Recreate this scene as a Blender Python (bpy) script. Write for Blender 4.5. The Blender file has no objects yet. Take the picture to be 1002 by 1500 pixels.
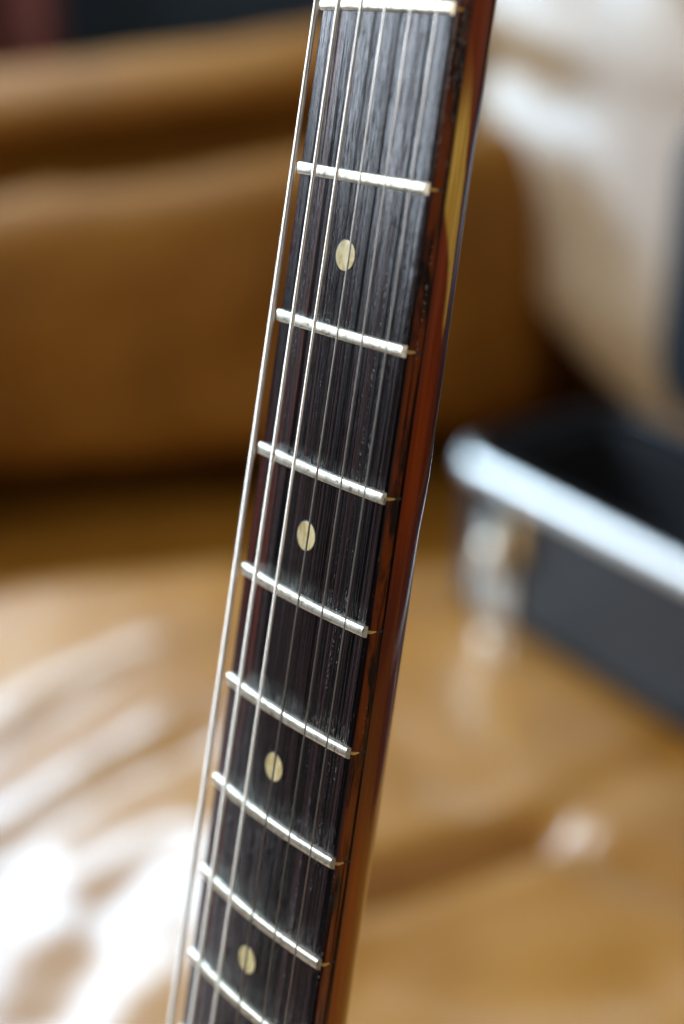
import bpy, bmesh, math, random
from mathutils import Vector, Matrix, noise as mn
random.seed(7)
S = bpy.context.scene
COL = S.collection
rad = math.radians
# ------------------------------------------------------------------ camera, world, windows, added fill lamp, exposure
cd = bpy.data.cameras.new('camera'); cam = bpy.data.objects.new('camera', cd); COL.objects.link(cam)
cam.location = (0, 0, .72); cam.rotation_euler = (rad(65), 0, 0)
cd.sensor_fit = 'VERTICAL'; cd.sensor_height = 36; cd.sensor_width = 24; cd.lens = 54.466
cd.clip_start = .02; cd.clip_end = 60
cd.dof.use_dof = True; cd.dof.focus_distance = .329; cd.dof.aperture_fstop = 4.4
S.camera = cam
W = bpy.data.worlds.new('World'); S.world = W; W.use_nodes = True
bg = W.node_tree.nodes['Background']; bg.inputs[0].default_value = (.95, .85, .75, 1); bg.inputs[1].default_value = .06
def area_light(name, loc, target, sx, sy, watts, col):
    l = bpy.data.lights.new(name, 'AREA'); l.shape = 'RECTANGLE'; l.size = sx; l.size_y = sy; l.energy = watts; l.color = col
    o = bpy.data.objects.new(name, l); COL.objects.link(o); o.location = loc
    o.rotation_euler = (Vector(target) - Vector(loc)).to_track_quat('-Z', 'Y').to_euler()
area_light('window_light_side', (-2.1, .98, 1.56), (0, .6, .75), 2.7, 1.6, 100, (.77, .87, 1))
area_light('window_light_far', (-1.36, 2.85, 1.42), (-.5, .9, .2), 2.2, 1.15, 180, (.58, .80, 1))
area_light('fill_light_room', (1.7, -1.3, 1.7), (.1, .5, .6), 1.6, 1.4, 30, (1, .93, .84))  # unseen fill lamp, added to brighten the neck side and strings
S.view_settings.view_transform = 'Standard'; S.view_settings.look = 'None'
S.view_settings.exposure = 0; S.view_settings.gamma = 1
S.cycles.use_denoising = True
S.cycles.sample_clamp_indirect = 6

# ------------------------------------------------------------------ node helpers
class NT:
    def __init__(s, name):
        s.m = bpy.data.materials.new(name); s.m.use_nodes = True; s.t = s.m.node_tree
        s.b = s.t.nodes['Principled BSDF']; s.tc = s.t.nodes.new('ShaderNodeTexCoord')
    def n(s, ty, **kw):
        nd = s.t.nodes.new('ShaderNode' + ty)
        for k, v in kw.items():
            if hasattr(nd, k): setattr(nd, k, v)
        return nd
    def put(s, sock, v):
        if hasattr(v, 'links') or isinstance(v, bpy.types.NodeSocket): s.t.links.new(v, sock)
        elif isinstance(v, (tuple, list)) and len(v) == 3 and sock.type == 'RGBA': sock.default_value = (*v, 1)
        else: sock.default_value = v
    def coords(s, scale=(1, 1, 1), loc=(0, 0, 0), rot=(0, 0, 0)):
        m = s.n('Mapping'); s.t.links.new(s.tc.outputs['Object'], m.inputs['Vector'])
        m.inputs['Scale'].default_value = scale; m.inputs['Location'].default_value = loc; m.inputs['Rotation'].default_value = rot
        return m.outputs[0]
    def noise(s, vec, scale=1, detail=3, rough=.5, dist=0):
        nd = s.n('TexNoise'); s.put(nd.inputs['Vector'], vec); nd.inputs['Scale'].default_value = scale
        nd.inputs['Detail'].default_value = detail; nd.inputs['Roughness'].default_value = rough; nd.inputs['Distortion'].default_value = dist
        return nd.outputs[0]
    def ramp(s, f, pts, interp='LINEAR'):
        nd = s.n('ValToRGB'); s.put(nd.inputs[0], f); cr = nd.color_ramp; cr.interpolation = interp
        while len(cr.elements) < len(pts): cr.elements.new(.5)
        for e, (p, c) in zip(cr.elements, pts):
            e.position = p; e.color = (c, c, c, 1) if isinstance(c, (int, float)) else (*c, 1)
        return nd.outputs[0]
    def math(s, op, a, b=0, c=0, clamp=False):
        nd = s.n('Math', operation=op); nd.use_clamp = clamp
        for i, v in enumerate((a, b, c)): s.put(nd.inputs[i], v)
        return nd.outputs[0]
    def mix(s, f, a, b, mode='MIX'):
        nd = s.n('Mix'); nd.data_type = 'RGBA'; nd.blend_type = mode
        s.put(nd.inputs[0], f); s.put(nd.inputs[6], a); s.put(nd.inputs[7], b)
        return nd.outputs[2]
    def sep(s, vec):
        nd = s.n('SeparateXYZ'); s.put(nd.inputs[0], vec); return nd.outputs
    def curve(s, f, pts):
        nd = s.n('FloatCurve'); s.put(nd.inputs['Value'], f); c = nd.mapping.curves[0]
        while len(c.points) < len(pts): c.points.new(.5, .5)
        for p, q in zip(c.points, pts): p.location = q; p.handle_type = 'VECTOR'
        nd.mapping.update(); return nd.outputs[0]
    def smooth(s, v, a, b):
        nd = s.n('MapRange'); nd.interpolation_type = 'SMOOTHSTEP'
        s.put(nd.inputs[0], v); nd.inputs[1].default_value = a; nd.inputs[2].default_value = b
        return nd.outputs[0]
    def bump(s, h, strength=.3, dist=.001, normal=None):
        nd = s.n('Bump'); s.put(nd.inputs['Height'], h); nd.inputs['Strength'].default_value = strength; nd.inputs['Distance'].default_value = dist
        if normal is not None: s.put(nd.inputs['Normal'], normal)
        return nd.outputs[0]
    def set(s, **kw):
        for k, v in kw.items(): s.put(s.b.inputs[k.replace('_', ' ')], v)
        return s.m
MM = (1000, 1000, 1000)

def mat_board():
    k = NT('dark_rosewood'); v = k.coords(MM)
    st = k.noise(k.coords((6, 1700, 900)), 1, 4, .6)             # long grain lines
    st2 = k.noise(k.coords((6, 420, 420), (3, 1, 0)), 1, 2, .5)      # broad bands
    red = k.ramp(k.noise(k.coords((9, 330, 300), (8, 4, 1)), 1, 3, .55), [(.52, 0.), (.68, 1.)])
    c = k.mix(k.ramp(st, [(.42, 0.), (.58, 1.)]), (.002, .002, .0025), (.052, .029, .029))
    c = k.mix(k.ramp(st2, [(.4, 0.), (.62, .8)]), c, (.003, .0025, .0035))
    xyz = k.sep(v)
    bass = k.math('MULTIPLY', red, k.smooth(xyz[1], 2, -19))
    c = k.mix(k.math('MULTIPLY', bass, .75), c, (.14, .022, .012))
    # orange lacquer overspray left in patches low on the edge of the board
    side = k.math('MULTIPLY', k.smooth(xyz[2], -1.7, -2.6), k.smooth(xyz[1], 19, 21))
    pat = k.ramp(k.noise(k.coords((62, 300, 330), (5, 0, 2)), 1, 4, .6, .4), [(.40, 0.), (.54, 1.)])
    fine = k.noise(k.coords((120, 2600, 2600)), 1, 3, .6)
    lac = k.mix(pat, (.014, .007, .005), k.mix(fine, (.09, .016, .003), (.18, .038, .004)))
    dusty = k.ramp(k.noise(k.coords((10, 2600, 1500), (1, 1, 8)), 1, 3, .7), [(.60, 0.), (.70, .5)])
    c = k.mix(dusty, c, (.10, .085, .085))
    c = k.mix(side, c, lac)
    c = k.mix(k.math('MULTIPLY', k.smooth(xyz[2], -5.0, -5.6), .85), c, (.006, .004, .003))   # dark glue line
    # pores; pale specks paint dry dust in them and glints along the grain
    pore = k.noise(k.coords((420, 4200, 3000)), 1, 2, .5)
    band = k.ramp(k.noise(k.coords((7, 900, 500), (1, 7, 3)), 1, 2, .5), [(.5, 0.), (.6, 1.)])
    spk = k.math('MULTIPLY', k.ramp(k.noise(k.coords((1500, 3600, 2500), (2, 2, 2)), 1, 1, .5), [(.62, 0.), (.68, 1.)]), band)
    spk = k.math('MULTIPLY', spk, k.ramp(k.noise(k.coords((90, 260, 100)), 1, 1, .5), [(.45, 0.), (.6, 1.)]))
    spk = k.math('MULTIPLY', spk, k.ramp(k.noise(k.coords((3, 1100, 700), (4, 4, 4)), 1, 1, .5), [(.50, 0.), (.56, 1.)]))
    c = k.mix(k.math('MULTIPLY', spk, .5), c, (.55, .55, .52))
    h = k.math('ADD', k.math('MULTIPLY', k.ramp(pore, [(.32, 0.), (.44, 1.)]), .6), k.math('MULTIPLY', st, .9))
    h = k.math('ADD', h, k.math('MULTIPLY', spk, .6))
    r = k.math('ADD', k.math('MULTIPLY', k.ramp(st2, [(.35, 0.), (.6, 1.)]), .10), k.math('ADD', .07, k.math('MULTIPLY', st, .10)))
    lines = k.ramp(k.noise(k.coords((2.2, 520, 400), (0, 3, 9)), 1, 2, .5), [(.36, 0.), (.40, 1.)])      # full-length open grain lines
    lines2 = k.ramp(k.noise(k.coords((5, 1250, 900), (0, 6, 9)), 1, 2, .5), [(.38, 0.), (.42, 1.)])
    pp = k.ramp(k.noise(k.coords((120, 3600, 2500), (6, 1, 2)), 1, 2, .6), [(.40, 0.), (.47, 1.)])
    pp = k.math('MAXIMUM', pp, k.ramp(k.noise(k.coords((7, 700, 400), (2, 9, 3)), 1, 3, .6), [(.44, 0.), (.60, .9)]))
    h = k.math('ADD', h, k.math('MULTIPLY', pp, .7))
    sp = k.math('MULTIPLY', k.math('MULTIPLY', k.math('ADD', .25, k.math('MULTIPLY', lines, .75)), k.math('ADD', .2, k.math('MULTIPLY', lines2, .8))), k.math('ADD', .15, k.math('MULTIPLY', pp, .85)))
    c = k.mix(k.math('MULTIPLY', k.math('SUBTRACT', 1, k.math('MULTIPLY', lines, lines2)), .8), c, (.0015, .0015, .002))
    return k.set(Base_Color=c, Roughness=r, Normal=k.bump(h, .6, .00008), Specular_IOR_Level=k.math('MULTIPLY', sp, .68))

def mat_neck():
    k = NT('tinted_maple_lacquer'); v = k.coords(MM); x, y, z = k.sep(v)[0:3]
    gr = k.noise(k.coords((14, 900, 900)), 1, 4, .6)
    blot = k.noise(k.coords((28, 60, 110), (4, 2, 1)), 1, 3, .5)
    warm = k.mix(k.ramp(gr, [(.35, 0.), (.65, 1.)]), (.135, .017, .0008), (.22, .034, .0015))
    dark = k.mix(gr, (.042, .006, .002), (.080, .012, .003))
    f = k.smooth(z, -9.5, -15)                                          # red-brown tint deepens towards the back
    far = k.smooth(x, 135, 205)
    f = k.math('ADD', k.math('MULTIPLY', f, k.math('SUBTRACT', 1, k.math('MULTIPLY', far, .45))), k.math('MULTIPLY', k.math('SUBTRACT', blot, .5), .9), clamp=True)
    c = k.mix(f, warm, dark)
    mid = k.math('MULTIPLY', k.smooth(x, 128, 165), k.smooth(x, 225, 190))
    c = k.mix(k.math('MULTIPLY', mid, k.math('MULTIPLY', k.smooth(z, -15, -10), .75)), c, (.07, .010, .005))
    # the bare, amber stripe where the finish has worn through
    t = k.math('DIVIDE', x, 130)
    lo = k.math('MULTIPLY', k.curve(t, [(0, .2), (.3, .2), (.5, .22), (.56, .25), (.61, .38), (.65, .47), (.69, .51), (.745, .535), (.78, .58), (1, .9)]), 20)
    hi = k.math('MULTIPLY', k.curve(t, [(0, .2), (.28, .24), (.36, .44), (.45, .51), (.52, .555), (.6, .575), (.65, .585), (.69, .595), (.745, .592), (.78, .575), (1, .3)]), 20)
    wob = k.math('MULTIPLY', k.math('SUBTRACT', k.noise(k.coords((190, 500, 500)), 1, 3, .6), .5), .5)
    d = k.math('ADD', k.math('MULTIPLY', z, -1), wob)
    a = k.smooth(k.math('SUBTRACT', d, lo), -.5, 1.1); b = k.smooth(k.math('SUBTRACT', hi, d), -.12, .18)
    fade = k.math('ADD', .45, k.math('MULTIPLY', k.smooth(x, 44, 58), .55))
    m = k.math('MULTIPLY', k.math('MULTIPLY', a, b), fade)
    yel = k.mix(k.ramp(k.noise(k.coords((22, 2300, 2300)), 1, 3, .6), [(.35, 0.), (.68, 1.)]), (.46, .24, .022), (.80, .55, .12))
    yel = k.mix(k.smooth(x, 42, 62), (.27, .075, .006), yel)
    c = k.mix(m, c, yel)
    edge = k.math('MULTIPLY', k.smooth(d, 6.6, 5.8), .6)
    c = k.mix(edge, c, (.05, .014, .004))
    # scuffs
    sc = k.ramp(k.noise(k.coords((700, 1500, 1500), (7, 7, 7)), 1, 2, .6), [(.74, 0.), (.78, 1.)])
    c = k.mix(k.math('MULTIPLY', sc, .35), c, (.45, .3, .2))
    wv = k.math('ADD', k.noise(k.coords((24, 50, 50)), 1, 1, .4), k.math('MULTIPLY', k.noise(k.coords((400, 700, 700)), 1, 2, .5), .03))
    return k.set(Base_Color=c, Roughness=k.math('ADD', .16, k.math('MULTIPLY', gr, .14)), Coat_Weight=1.0, Coat_Roughness=.035, Coat_IOR=1.55,
                 Normal=k.bump(k.math('MULTIPLY', gr, .3), .2, .0001), Coat_Normal=k.bump(wv, .35, .0006))

def mat_metal(name, col, r, wear=0., bump=0.):
    k = NT(name)
    n1 = k.noise(k.coords((900, 520, 900)), 1, 3, .6)
    c = k.mix(k.ramp(n1, [(.56, 0.), (.66, wear)]), col, tuple(q * .28 for q in col))
    if wear > .5: c = k.mix(k.ramp(k.noise(k.coords((260, 2300, 300), (3, 3, 3)), 1, 2, .6), [(.64, 0.), (.70, .85)]), c, tuple(q * .10 for q in col))
    rr = k.math('ADD', r - .06, k.math('MULTIPLY', k.noise(k.coords((2500, 500, 2500)), 1, 2, .6), .14))
    k.set(Base_Color=c, Metallic=1.0, Roughness=rr)
    if bump: k.set(Normal=k.bump(k.noise(k.coords((1800, 700, 1800)), 1, 3, .6), bump, .0001))
    return k.m
def mat_plain(name, col, r=.5, spec=.5, var=.15, sc=30, metal=0., bump=0.):
    k = NT(name); n1 = k.noise(k.coords((sc, sc, sc)), 1, 4, .6)
    c = k.mix(n1, tuple(q * (1 - var) for q in col), tuple(min(1, q * (1 + var)) for q in col))
    k.set(Base_Color=c, Roughness=k.math('ADD', r - .05, k.math('MULTIPLY', n1, .1)), Metallic=metal, Specular_IOR_Level=spec)
    if bump: k.set(Normal=k.bump(k.noise(k.coords((sc * 8,) * 3), 1, 3, .6), bump, .001))
    return k.m
def mat_leather(name, c1, c2, r=.36, coat=.5, cr_=.24, sp=.5):
    k = NT(name); n1 = k.noise(k.coords((5, 5, 5)), 1, 4, .55)
    c = k.mix(k.ramp(n1, [(.35, 0.), (.65, 1.)]), c1, c2)
    vo = k.n('TexVoronoi'); k.put(vo.inputs['Vector'], k.coords((420, 420, 420)))
    cr = k.noise(k.coords((26, 26, 26)), 1, 3, .55, .6)
    b1 = k.bump(vo.outputs[0], .2, .0006); b2 = k.bump(cr, .06, .006, b1)
    return k.set(Base_Color=c, Roughness=k.math('ADD', r - .06, k.math('MULTIPLY', n1, .14)), Specular_IOR_Level=sp, Coat_Weight=coat,
                 Coat_Roughness=cr_, Normal=b2)
def mat_dot():
    k = NT('aged_pearl_inlay'); n1 = k.noise(k.coords((170, 420, 200)), 1, 3, .5, 1.5)
    c = k.mix(k.ramp(n1, [(.40, 0.), (.56, 1.)]), (.60, .43, .15), (.85, .70, .37))
    return k.set(Base_Color=c, Roughness=.3, Specular_IOR_Level=.5)

M = dict(board=mat_board(), neck=mat_neck(), dot=mat_dot(),
         fret=mat_metal('worn_nickel_fret', (.82, .775, .64), .38, .8, .16), tang=mat_plain('brassy_tang', (.72, .46, .14), .4, .5, .25, 900, .35),
         slot=mat_plain('slot_filler', (.012, .010, .008), .6),
         wound=mat_metal('wound_nickel', (.92, .86, .76), .34, .05), plain=mat_metal('plain_steel', (.58, .52, .46), .32, .1),
         bone=mat_plain('aged_bone', (.62, .56, .42), .4), chrome=mat_metal('chrome', (.52, .50, .45), .38, .1),
         body=mat_plain('sunburst_body_lacquer', (.20, .05, .012), .2, .6, .4, 8),
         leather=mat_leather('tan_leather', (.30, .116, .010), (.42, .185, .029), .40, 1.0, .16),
         leather_shaded=mat_leather('shaded_tan_leather', (.180, .066, .0035), (.255, .098, .008), .6, .02, .3, .2),  # the sofa's tan leather with the back's shade put into the colour
         leather_pale=mat_leather('pale_tan_leather', (.19, .105, .040), (.27, .165, .078), .42, .5, .28),  # greyer, less saturated tan for the corner cushion
         vinyl=mat_plain('black_vinyl', (.011, .015, .019), .42, .4, .2, 60, 0., .2), plush=mat_plain('black_plush', (.006, .006, .007), .9, .2, .3, 200, 0., .3),
         alu=mat_metal('aluminium_trim', (.64, .64, .62), .42, .15), rivet=mat_metal('rivet_nickel', (.88, .80, .66), .26),
         brass=mat_metal('brass_hinge', (.62, .42, .18), .3), wall=mat_plain('dark_wall', (.012, .018, .022), .8, .3, .2, 3),
         drape=mat_plain('rust_red_fabric', (.07, .014, .007), .8, .2, .3, 12), floor=mat_plain('dark_floor', (.06, .04, .03), .5, .4, .3, 3))

# ------------------------------------------------------------------ mesh helpers
def link(name, me, m, parent=None):
    o = bpy.data.objects.new(name, me); COL.objects.link(o)
    for q in (m if isinstance(m, (list, tuple)) else [m]): me.materials.append(q)
    if parent is not None: o.parent = parent
    return o
def mesh(name, vs, fs, m, parent=None, sc=1., smooth=True, mi=None):
    me = bpy.data.meshes.new(name); me.from_pydata([tuple(c * sc for c in v) for v in vs], [], fs)
    if smooth: me.polygons.foreach_set('use_smooth', [True] * len(me.polygons))
    o = link(name, me, m, parent)
    if mi: me.polygons.foreach_set('material_index', mi)
    bm = bmesh.new(); bm.from_mesh(me); bmesh.ops.recalc_face_normals(bm, faces=bm.faces); bm.to_mesh(me); bm.free()
    me.update(); return o
def loft(rings, closed=True, caps=True):
    n = len(rings[0]); vs = [p for r in rings for p in r]; fs = []
    for i in range(len(rings) - 1):
        for j in range(n if closed else n - 1):
            a = i * n + j; b = i * n + (j + 1) % n; fs.append((a, b, b + n, a + n))
    if caps and closed: fs.append(tuple(range(n))[::-1]); fs.append(tuple(range((len(rings) - 1) * n, len(rings) * n)))
    return vs, fs
def sharp(o, ang=35):
    me = o.data; bm = bmesh.new(); bm.from_mesh(me)
    for e in bm.edges:
        if len(e.link_faces) == 2 and e.calc_face_angle(0) > rad(ang): e.smooth = False
    bm.to_mesh(me); bm.free(); return o
def bevel(o, w, seg=2):
    md = o.modifiers.new('bevel', 'BEVEL'); md.width = w; md.segments = seg; md.limit_method = 'ANGLE'; md.angle_limit = rad(35); return o
def box_data(x0, x1, y0, y1, z0, z1):
    vs = [(x, y, z) for x in (x0, x1) for y in (y0, y1) for z in (z0, z1)]
    return vs, [(0, 1, 3, 2), (4, 6, 7, 5), (0, 4, 5, 1), (2, 3, 7, 6), (0, 2, 6, 4), (1, 5, 7, 3)]
def cyl_data(r, h, n=20, c=(0, 0, 0), dome=0.):
    rings = [[(c[0] + q * math.cos(2 * math.pi * i / n), c[1] + q * math.sin(2 * math.pi * i / n), c[2] + z) for i in range(n)]
             for q, z in ([(r, 0), (r, h)] + [(r * math.cos(t), h + dome * math.sin(t)) for t in (.4, .8, 1.2, 1.5)] if dome else [(r, 0), (r, h)])]
    return loft(rings)
def tag(o, label=None, cat=None, group=None, kind=None):
    if label: o['label'] = label
    if cat: o['category'] = cat
    if group: o['group'] = group
    if kind: o['kind'] = kind
    return o

# ------------------------------------------------------------------ room: floor and dark wall behind the sofa
vs, fs = box_data(-4, 4, -2, 5, -.50, -.44); tag(mesh('floor', vs, fs, M['floor'], smooth=False), kind='structure')
vs, fs = box_data(-2.2, 2.6, 3.05, 3.15, -.44, 1.6); tag(mesh('wall', vs, fs, M['wall'], smooth=False), 'very dark wall behind the tan leather sofa', 'wall')

# ------------------------------------------------------------------ sofa
sofa = bpy.data.objects.new('leather_sofa', None); COL.objects.link(sofa); sofa.location = (0, .8, -.44)
tag(sofa, 'tan leather sofa with tufted seat and rolled back, blurred behind the guitar neck', 'sofa')
INV = Matrix.Translation((0, -.8, .44))
def spart(name, vs, fs, m, **k):
    return mesh(name, [INV @ Vector(v) for v in vs], fs, m, sofa, **k)
CREASE = [([(.156, .97), (.091, .937), (.019, .901), (-.034, .879)], .018, .026),
          ([(.156, .97), (.107, 1.015), (.066, 1.057), (.034, 1.118)], .026, .004),
          ([(.156, .97), (.206, 1.028), (.285, 1.087)], .022, .008),
          ([(.156, .97), (.202, .933), (.247, .901), (.33, .86)], .018, .007),
          ([(-.03, 1.252), (-.125, 1.227), (-.184, 1.197), (-.24, 1.129), (-.282, 1.072), (-.33, 1.0)], .030, .011),
          ([(-.098, 1.097), (-.165, 1.038), (-.211, .983), (-.254, .933)], .030, .005),
          ([(-.128, .941), (-.165, .879), (-.194, .764)], .026, .004),
          ([(.20, .80), (.10, .79), (.02, .80)], .030, .008),
          ([(.134, 1.353), (.077, 1.29), (.038, 1.264), (-.064, 1.252)], .034, .007)]
def segd(px, py, a, b):
    dx, dy = b[0] - a[0], b[1] - a[1]; t = max(0, min(1, ((px - a[0]) * dx + (py - a[1]) * dy) / (dx * dx + dy * dy)))
    return math.hypot(px - a[0] - t * dx, py - a[1] - t * dy)
def seat_z(x, y):
    z = .010 * mn.noise((x * 3.1, y * 3.1, 2.)) + (.004 if x < .0 else .004 * max(.2, 1 - x / .1)) * mn.noise((x * 9, y * 6, 5.)) + (.0026 * mn.noise((x * 17, y * 9, 1.)) + .0010 * mn.noise((x * 34, y * 24, 3.))) * (1 if x < .02 else .3)
    dip = 0.
    for pl, wd, dp in CREASE:
        d = min(segd(x, y, pl[i], pl[i + 1]) for i in range(len(pl) - 1))
        if d < 5 * wd: dip = max(dip, dp * math.exp(-(d / wd) ** 2)); z += .12 * dp * math.exp(-((d - 2.2 * wd) / wd) ** 2)
    z -= dip
    for bx, by in ((.156, .97), (-.064, 1.252), (.62, .6), (-.45, .8)):
        z -= .002 * math.exp(-((x - bx) ** 2 + (y - by) ** 2) / .026 ** 2)
    # the cushion rolls over at its back and front edges
    b_ = 1.59 - .25 * max(0, -.12 - x) - y
    if b_ < .20: z -= .10 * min(1.3, 1 - b_ / .20) ** 1.5
    for e in ( y + .35, x + .85, 1.25 - x): z -= .11 * min(1.4, max(0, 1 - e / .12)) ** 2.2 if e < .12 else 0
    return z
nx, ny = 170, 160; X0, X1, Y0, Y1 = -.85, 1.25, -.35, 1.58
top = [[(X0 + (X1 - X0) * i / nx, Y0 + (Y1 - Y0) * j / ny) for j in range(ny + 1)] for i in range(nx + 1)]
vs = [(x, y, seat_z(x, y)) for r in top for x, y in r]; fs = []
for i in range(nx):
    for j in range(ny):
        a = i * (ny + 1) + j; fs.append((a, a + ny + 1, a + ny + 2, a + 1))
rim = [i * (ny + 1) for i in range(nx + 1)] + [nx * (ny + 1) + j for j in range(1, ny + 1)] + [i * (ny + 1) + ny for i in range(nx - 1, -1, -1)] + [j for j in range(ny - 1, 0, -1)]
b0 = len(vs); vs += [(vs[i][0], vs[i][1], -.22) for i in rim]
for q in range(len(rim)): fs.append((rim[q], rim[(q + 1) % len(rim)], b0 + (q + 1) % len(rim), b0 + q))
fs.append(tuple(range(b0, b0 + len(rim))))
seat = spart('seat_cushion', vs, fs, M['leather'])
for bx, by in ((.156, .97), (-.064, 1.252), (.62, .6), (-.45, .8)):
    v, f = cyl_data(.009, .001, 16, (bx, by, seat_z(bx, by) - .0015), .0012); spart('button', v, f, M['leather'])
v, f = box_data(-.83, 1.24, -.33, 2.2, -.44, -.222); bevel(spart('sofa_base', v, f, M['leather_shaded'], smooth=False), .02)
v, f = box_data(-.83, 1.24, 1.45, 2.1, -.215, -.135); bevel(spart('gap_filler', v, f, M['leather_shaded'], smooth=False), .05, 5)  # added filler block, lightens the deep dark gap behind the seat
def profile_loft(name, profs, xs, m, wav=.004):
    """smooth closed section (y, z) interpolated between stations along x"""
    def cr(pts, n=6):
        out = []; N = len(pts)
        for i in range(N):
            p0, p1, p2, p3 = (Vector(pts[(i + k - 1) % N]) for k in range(4))
            for t in (q / n for q in range(n)):
                out.append(.5 * ((2 * p1) + (p2 - p0) * t + (2 * p0 - 5 * p1 + 4 * p2 - p3) * t * t + (3 * p1 - p0 - 3 * p2 + p3) * t ** 3))
        return out
    rings = []; n = 60
    for i in range(n + 1):
        u = i / n; x = xs[0] + (xs[-1] - xs[0]) * u; k = u * (len(profs) - 1); a = min(int(k), len(profs) - 2); w = k - a
        pr = cr([tuple(p + (q - p) * w for p, q in zip(P, Q)) for P, Q in zip(profs[a], profs[a + 1])])
        ring = []
        e = min(i, n - i); sh = 1 - .35 * max(0, 1 - e / 3) ** 2
        cy = sum(p[0] for p in pr) / len(pr); cz = sum(p[1] for p in pr) / len(pr)
        for p in pr:
            o = wav * mn.noise((x * 7, p[0] * 7, p[1] * 9)) + wav * .6 * mn.noise((x * 17, p[0] * 6, p[1] * 20 + 4))
            ring.append((x, cy + (p[0] - cy) * sh + o, cz + (p[1] - cz) * sh + o))
        rings.append(ring)
    v, f = loft(rings); return spart(name, v, f, m)
def sec(y, z0, z1, d):  # rounded cushion section, front face at y
    return [(y - .03, z0 + .0), (y - .025, z0 + (z1 - z0) * .45), (y - .005, z0 + (z1 - z0) * .78), (y + .05, z1 - .006), (y + d * .5, z1), (y + d, z1 - .05), (y + d, z0), (y + d * .5, z0 - .02)]
profile_loft('back_cushion', [sec(1.60, -.05, .22, .24), sec(1.82, -.05, .262, .24), sec(2.00, -.05, .32, .24)], (-1.0, .30), M['leather_shaded'], .010)
def rail(y, z):
    return [(y, -.3), (y + .06, z - .11), (y - .01, z - .035), (y + .02, z + .012), (y + .10, z + .035), (y + .17, z + .005), (y + .19, z - .06), (y + .19, -.3)]
profile_loft('back_rail', [rail(1.84, .31), rail(2.06, .37), rail(2.28, .455)], (-1.0, .55), M['leather_shaded'], .004)
# the pale cushion in the far right corner of the sofa
def corner():
    rings = []; n = 60
    for i in range(n + 1):
        u = i / n; r = math.sin(math.pi * min(1, max(0, .05 + .90 * u))) ** .4
        ring = []
        for j in range(64):
            a = 2 * math.pi * j / 64; ca, sa = math.cos(a), math.sin(a)
            lx = .80 * u; ly = .14 * r * math.copysign(abs(ca) ** .7, ca); zz = .28 + .36 * r * math.copysign(abs(sa) ** .75, sa)
            ly += .014 * mn.noise((lx * 6, ly * 8, zz * 7)) + .03 * math.exp(-((zz - .40 + .10 * lx) / .022) ** 2) * (1 if ly < 0 else 0)
            ly += .34 * zz                                   # leans back
            lx -= .86 * max(0, zz)                           # and over to the left
            c_, s_ = math.cos(rad(-44)), math.sin(rad(-44))
            ring.append((.325 + lx * c_ - ly * s_, 1.86 + lx * s_ + ly * c_ + .10, zz))
        rings.append(ring)
    v, f = loft(rings); return spart('corner_cushion', v, f, M['leather_pale'])
corner()

# a rust red drape far behind, top left
vs = []; fs = []
for i in range(41):
    x = -1.3 + .80 * i / 40; y = 2.86 + .035 * math.sin(i * 1.1)
    vs += [(x, y, -.43), (x, y, .70), (x, y + .012, .70), (x, y + .012, -.43)]
for i in range(40):
    a = 4 * i; fs += [(a + k, a + (k + 1) % 4, a + 4 + (k + 1) % 4, a + 4 + k) for k in range(4)]
tag(mesh('curtain', vs, fs, M['drape']), 'blurred rust red fabric at the top left, behind the sofa back', 'curtain')

# ------------------------------------------------------------------ open guitar case on the seat
case = bpy.data.objects.new('guitar_case', None); COL.objects.link(case)
tag(case, 'open black guitar case with silver metal rim and latch, lying on the sofa seat', 'guitar case')
P0 = Vector((.100, 1.365)); U = Vector((.575, -.818)).normalized(); V = Vector((.818, .575)); CW = .215; CL = 1.0
case.matrix_world = Matrix(((U.x, V.x, 0, P0.x), (U.y, V.y, 0, P0.y), (0, 0, 1, .002), (0, 0, 0, 1)))
def outline(off, r, n=8):   # rounded rectangle, local u along the long front, v across
    x0, x1, y0, y1 = off, CL - off, off, CW - off; r = max(.002, r - off); pts = []
    for cx, cy, a0 in ((x1 - r, y1 - r, 0), (x0 + r, y1 - r, 90), (x0 + r, y0 + r, 180), (x1 - r, y0 + r, 270)):
        pts += [(cx + r * math.cos(rad(a0 + 90 * k / n)), cy + r * math.sin(rad(a0 + 90 * k / n))) for k in range(n + 1)]
    return pts
CH = .150
def ringset(lst): return [[(x, y, z) for x, y in outline(o, .045)] for o, z in lst]
v, f = loft(ringset([(.0, 0), (.0, CH - .02), (.008, CH - .02), (.008, .03), (.4 * CW, .028)])); mesh('case_shell', v, f, M['vinyl'], case)
sharp(bpy.data.objects['case_shell'])
v, f = loft(ringset([(.0085, CH - .012), (.030, CH - .006), (.034, CH - .03), (.040, .05), (.45 * CW, .045)]), caps=False); mesh('plush_lining', v, f, M['plush'], case)
v, f = loft(ringset([(-.004, CH - .016), (-.0048, CH - .014), (-.0045, CH - .010), (-.003, CH - .004), (.001, CH + .0005), (.003, CH + .001), (.006, CH + .0), (.0065, CH - .006), (-.0008, CH - .008), (-.0008, CH - .017)]), caps=False)
mi = [0 if sum(v[q][1] for q in p) / len(p) < .032 else 1 for p in f]
mesh('metal_rim', v, f, [M['alu'], M['vinyl']], case, mi=mi)
v, f = loft([[(x, y, z) for x, y in outline(-.0022, .045)] for z in (.004, .010)] ); mesh('bottom_piping', v, f, M['plush'], case)
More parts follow.
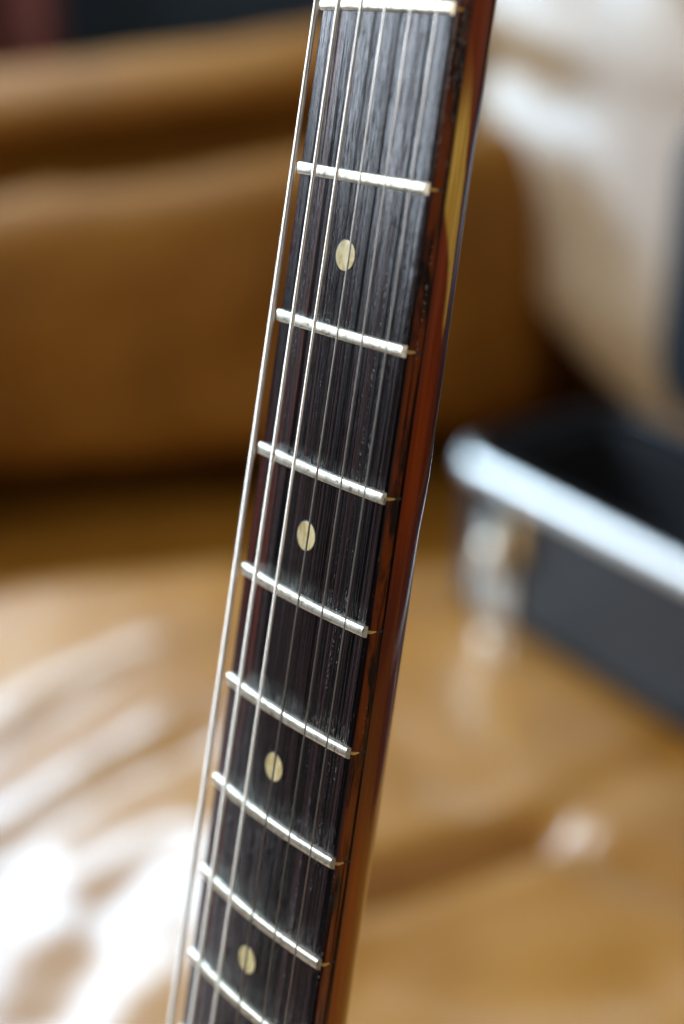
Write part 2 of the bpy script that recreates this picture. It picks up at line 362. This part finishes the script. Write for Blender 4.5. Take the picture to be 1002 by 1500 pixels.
# lid, hinged on the far long side, standing open
hl = []
for t, (o, d) in enumerate(((.0, 0), (.0, .09), (.02, .10))):
    pts = [(.046 + r_[0] * (CL - .09) / CL, r_[1] * 1.3) for r_ in outline(o, .045)]
    hl.append([(x, CW + .012 + y * .02 + d * .98, CH + .01 + y * 1.05 - d * .05) for x, y in pts])
v, f = loft(hl); lid = mesh('case_lid', v, f, M['vinyl'], case)
def latch(u):
    v, f = box_data(u - .019, u + .019, -.0045, -.0005, .004, .100); p = bevel(mesh('latch', v, f, M['chrome'], case, smooth=False), .003)
    v, f = box_data(u - .014, u + .014, -.016, -.0045, .050, .108); bevel(mesh('latch_lever', v, f, M['chrome'], p, smooth=False), .004)
    v, f = box_data(u + .020, u + .034, -.008, -.0005, .075, .120); bevel(mesh('latch_hinge', v, f, M['brass'], p, smooth=False), .002)
    v, f = cyl_data(.015, .001, 20, (0, 0, 0), .006); mesh('rivet', [(a + u, -.0165 - c, b + .074) for a, b, c in v], f, M['rivet'], p)
    for sx in (-.012, .012):                       # the open wire bail hangs down on to the seat
        pts = [(u + sx, -.018, .066), (u + sx + .020, -.034, .036), (u + sx * .7 + .044, -.052, .010)]
        rings = [[(q[0] + .0018 * math.cos(k * 1.047), q[1] + .0018 * math.sin(k * 1.047), q[2]) for k in range(6)] for q in pts]
        v, f = loft(rings); mesh('latch_bail', v, f, M['chrome'], p)
    v, f = cyl_data(.012, .002, 20, (0, 0, 0), .007); mesh('bail_hook', [(a + u + .044, -.052 - c * .6, b + .010 + c * .3) for a, b, c in v], f, M['rivet'], p)
latch(.085); latch(.62)

# ------------------------------------------------------------------ the guitar (neck frame in mm: x to the body, y to the treble side, z out of the board)
L = 648.
RM = Matrix(((-.1393785, .6025090, -.7858476, .01281), (-.2010, -.7943, -.5733, .33435), (-.9696, .0781, .2318, .71580), (0, 0, 0, 1)))
q3 = RM.to_3x3(); c0 = q3.col[0].normalized(); c1 = (q3.col[1] - c0 * q3.col[1].dot(c0)).normalized(); c2 = c0.cross(c1)
GM = Matrix(((c0.x, c1.x, c2.x, RM[0][3]), (c0.y, c1.y, c2.y, RM[1][3]), (c0.z, c1.z, c2.z, RM[2][3]), (0, 0, 0, 1)))
gtr = bpy.data.objects.new('electric_guitar', None); COL.objects.link(gtr); gtr.matrix_world = GM
tag(gtr, 'electric guitar neck with dark rosewood fretboard, dot inlays and six strings, in sharp focus', 'guitar')
def g(name, vs, fs, m, parent=gtr, **k): return mesh(name, vs, fs, m, parent, .001, **k)
def fx(n): return L * (1 - 2 ** (-n / 12))
def wd(x): return 42 + 9.5 * x / 324
RB = 184.
def zt(y): return math.sqrt(RB * RB - y * y) - RB
def board_ring(x):
    a = wd(x) / 2; r = 1.1; pts = []
    for i in range(25):
        y = -(a - r) + 2 * (a - r) * i / 24; pts.append((x, y, zt(y)))
    ze = zt(a - r)
    for k in range(1, 6): t = rad(90 - 15 * k - 8); pts.append((x, a - r + r * math.cos(t), ze - r + r * math.sin(t)))
    pts += [(x, a + .02, -3.2), (x, a + .03, -5.6), (x, a - .15, -5.72), (x, -a + .15, -5.72), (x, -a - .03, -5.6)]
    for k in range(5, 0, -1): t = rad(90 - 15 * k - 8); pts.append((x, -(a - r + r * math.cos(t)), ze - r + r * math.sin(t)))
    return pts
v, f = loft([board_ring(x) for x in [0.] + [4. * i for i in range(1, 118)]]); board = g('fretboard', v, f, M['board']); sharp(board, 50)
board['label'] = 'dark streaky rosewood fretboard'
BX = [0, 33, 65, 98, 115, 131, 145, 166, 208, 240, 260, 400, 480]; BV = [16.2, 16.4, 16.4, 17.1, 17.7, 17.8, 17.1, 17.5, 18.0, 17.6, 17.5, 18, 18.5]
def depth(x):
    for i in range(len(BX) - 1):
        if x <= BX[i + 1]:
            t = (x - BX[i]) / (BX[i + 1] - BX[i]); t = t * t * (3 - 2 * t); return BV[i] + (BV[i + 1] - BV[i]) * t
    return BV[-1]
def neck_ring(x):
    a = wd(x) / 2; b = depth(x)
    if x < 0: a = 21; b = 16.2
    return [(x, a * math.cos(math.pi * i / 40), -5.74 - b * math.sin(math.pi * i / 40)) for i in range(41)]
v, f = loft([neck_ring(2. * i) for i in range(0, 236)]); neck = g('neck', v, f, M['neck']); sharp(neck, 60)
neck['label'] = 'red brown lacquered maple neck with a worn amber stripe'
# headstock beyond the nut
hs = [(0, -21), (-12, -24), (-30, -33), (-120, -36), (-165, -28), (-182, -8), (-176, 14), (-150, 26), (-60, 24), (-24, 30), (-8, 24), (0, 21)]
v = [(x, y, -8.) for x, y in hs] + [(x, y, -21.) for x, y in hs]; n = len(hs)
f = [tuple(range(n)), tuple(range(2 * n - 1, n - 1, -1))] + [(i, (i + 1) % n, n + (i + 1) % n, n + i) for i in range(n)]
bevel(g('headstock', v, f, M['neck'], smooth=False), .0015)
v, f = box_data(-3.4, -.02, -21, 21, -7, 1.9); bevel(g('nut', v, f, M['bone'], smooth=False), .0005)
# body, resting on the seat cushion below the frame
bp = [(470, -30), (474, -60), (480, -110), (500, -138), (530, -140), (600, -150), (680, -170), (735, -140), (757, -60), (757, 40), (735, 125), (680, 160), (600, 150), (530, 122), (505, 120), (490, 100), (486, 70), (472, 45), (468, 28)]
v = [(x, y, -7.) for x, y in bp] + [(x, y, -50.) for x, y in bp]; n = len(bp)
f = [tuple(range(n)), tuple(range(2 * n - 1, n - 1, -1))] + [(i, (i + 1) % n, n + (i + 1) % n, n + i) for i in range(n)]
bevel(g('body', v, f, M['body'], smooth=False), .010, 4)
v, f = box_data(635, 660, -38, 38, -7, 5); bevel(g('bridge', v, f, M['chrome'], smooth=False), .002)

# frets
CR = [(-1.25, -.05), (-1.24, .34), (-1.16, .68), (-.94, .88), (-.52, .96), (0, .98), (.52, .96), (.94, .88), (1.16, .68), (1.24, .34), (1.25, -.05)]
def fret(n):
    x = fx(n); a = wd(x) / 2 - .15; rings = []; wob = [random.uniform(-.05, .02) for _ in range(41)]
    N = 40
    for i in range(N + 1):
        y = -a + 2 * a * i / N
        ring = []
        for cx, cz in CR:
            bev = .42 * max(0, cz)                     # the filed, sloping end
            yy = max(-a + bev, min(a - bev, y))
            w = .03 * mn.noise((x, yy * .8, cx * 2)); ring.append((x + cx, yy, zt(yy) + cz * (1 + wob[i] * .4) + (w if cz > .5 else 0)))
        rings.append(ring)
    v, f = loft(rings); o = g('fret', v, f, M['fret'], board); sharp(o, 40)
    for sd in (-1, 1):                                   # tang end and filled slot seen on the edge of the board
        e = wd(x) / 2; zz = zt(e) - .3
        v = [(x - .42, sd * (e - .7), zz + .45), (x + .42, sd * (e - .7), zz + .45), (x + .30, sd * (e + .30), zz - .35), (x - .30, sd * (e + .30), zz - .35),
             (x - .12, sd * (e + .12), zz - 1.9), (x + .12, sd * (e + .12), zz - 1.9), (x - .3, sd * (e - .8), zz - 1.9), (x + .3, sd * (e - .8), zz - 1.9)]
        t = g('fret_tang', v, [(0, 1, 2, 3), (3, 2, 5, 4), (4, 5, 7, 6), (0, 3, 4, 6), (1, 7, 5, 2), (0, 6, 7, 1)], M['tang'], board, smooth=False)
        v, f = box_data(x - .3, x + .3, *sorted((sd * (e - .6), sd * (e + .06))), zz - 3.6, zz - 1.7)
        g('fret_slot', v, f, M['slot'], board, smooth=False)
for n in range(1, 22):
    if fx(n) < 462: fret(n)
# inlays
def dot(x, y):
    n = 28; rings = []
    for r, dz in ((3.22, -.3), (3.22, .02), (3.1, .035), (1.6, .035), (.05, .035)):
        rings.append([(x + r * math.cos(2 * math.pi * i / n), y + r * math.sin(2 * math.pi * i / n), zt(y + r * math.sin(2 * math.pi * i / n)) + dz) for i in range(n)])
    v, f = loft(rings); rr = [[(x + q * math.cos(2 * math.pi * i / n), y + q * math.sin(2 * math.pi * i / n), zt(y + q * math.sin(2 * math.pi * i / n)) + dz) for i in range(n)] for q, dz in ((3.5, -.2), (3.5, .012), (3.0, .012), (3.0, -.2))]
    v2, f2 = loft(rr, caps=False); b = len(v)
    g('dot_inlay', v + v2, f + [tuple(q + b for q in p) for p in f2], [M['dot'], M['slot']], board, mi=[0] * len(f) + [1] * len(f2))
for n in (3, 5, 7, 9, 15, 17, 19): dot((fx(n) + fx(n - 1)) / 2, 0)
for y in (-9, 9): dot((fx(12) + fx(11)) / 2, y)
# strings: 0 = thick bass side
GA = (.60, .48, .36, .235, .19, .16)
ZS = ((2.0, .0068), (1.8, .0085), (1.5, .0105), (1.3, .0095), (.85, .0095), (.30, .0138))
for i in range(6):
    r = GA[i]; ys = lambda x, k=(-1 + 2 * i / 5): k * (18.3 + 8.2 * x / L)
    z0, s0 = ZS[i]; zs = lambda x: z0 + s0 * x
    if i < 3:
        pitch = (.42, .36, .32)[i]; nseg = 6; x = -2.0; xs_ = []
        while x < 300: xs_.append(x); x += pitch / 4
        xs_ += [300 + 8 * k for k in range(44)]
        m = 12; rings = []
        for x in xs_:
            ring = []
            for j in range(m):
                a = 2 * math.pi * j / m; rr = r * (1 + .16 * (math.cos(2 * math.pi * x / pitch - a) if x < 300 else 0))
                ring.append((x, ys(x) + rr * math.cos(a), zs(x) + rr * math.sin(a)))
            rings.append(ring)
    else:
        m = 10; rings = [[(x, ys(x) + r * math.cos(2 * math.pi * j / m), zs(x) + r * math.sin(2 * math.pi * j / m)) for j in range(m)] for x in (-2, 60, 120, 180, 240, 300, 400, 648)]
    v, f = loft(rings); o = g('string', v, f, M['wound'] if i < 3 else M['plain'])
    o['label'] = 'wound bass string' if i < 3 else 'thin plain steel string'
    # the string's short run over the nut to its tuning post
    tx = -32 - 23 * i; ty = ys(0) + (-1 if i < 3 else 1) * 4
    v, f = cyl_data(3.2, 12, 16, (tx, ty, -8), 1.0); g('tuning_post', v, f, M['chrome'])
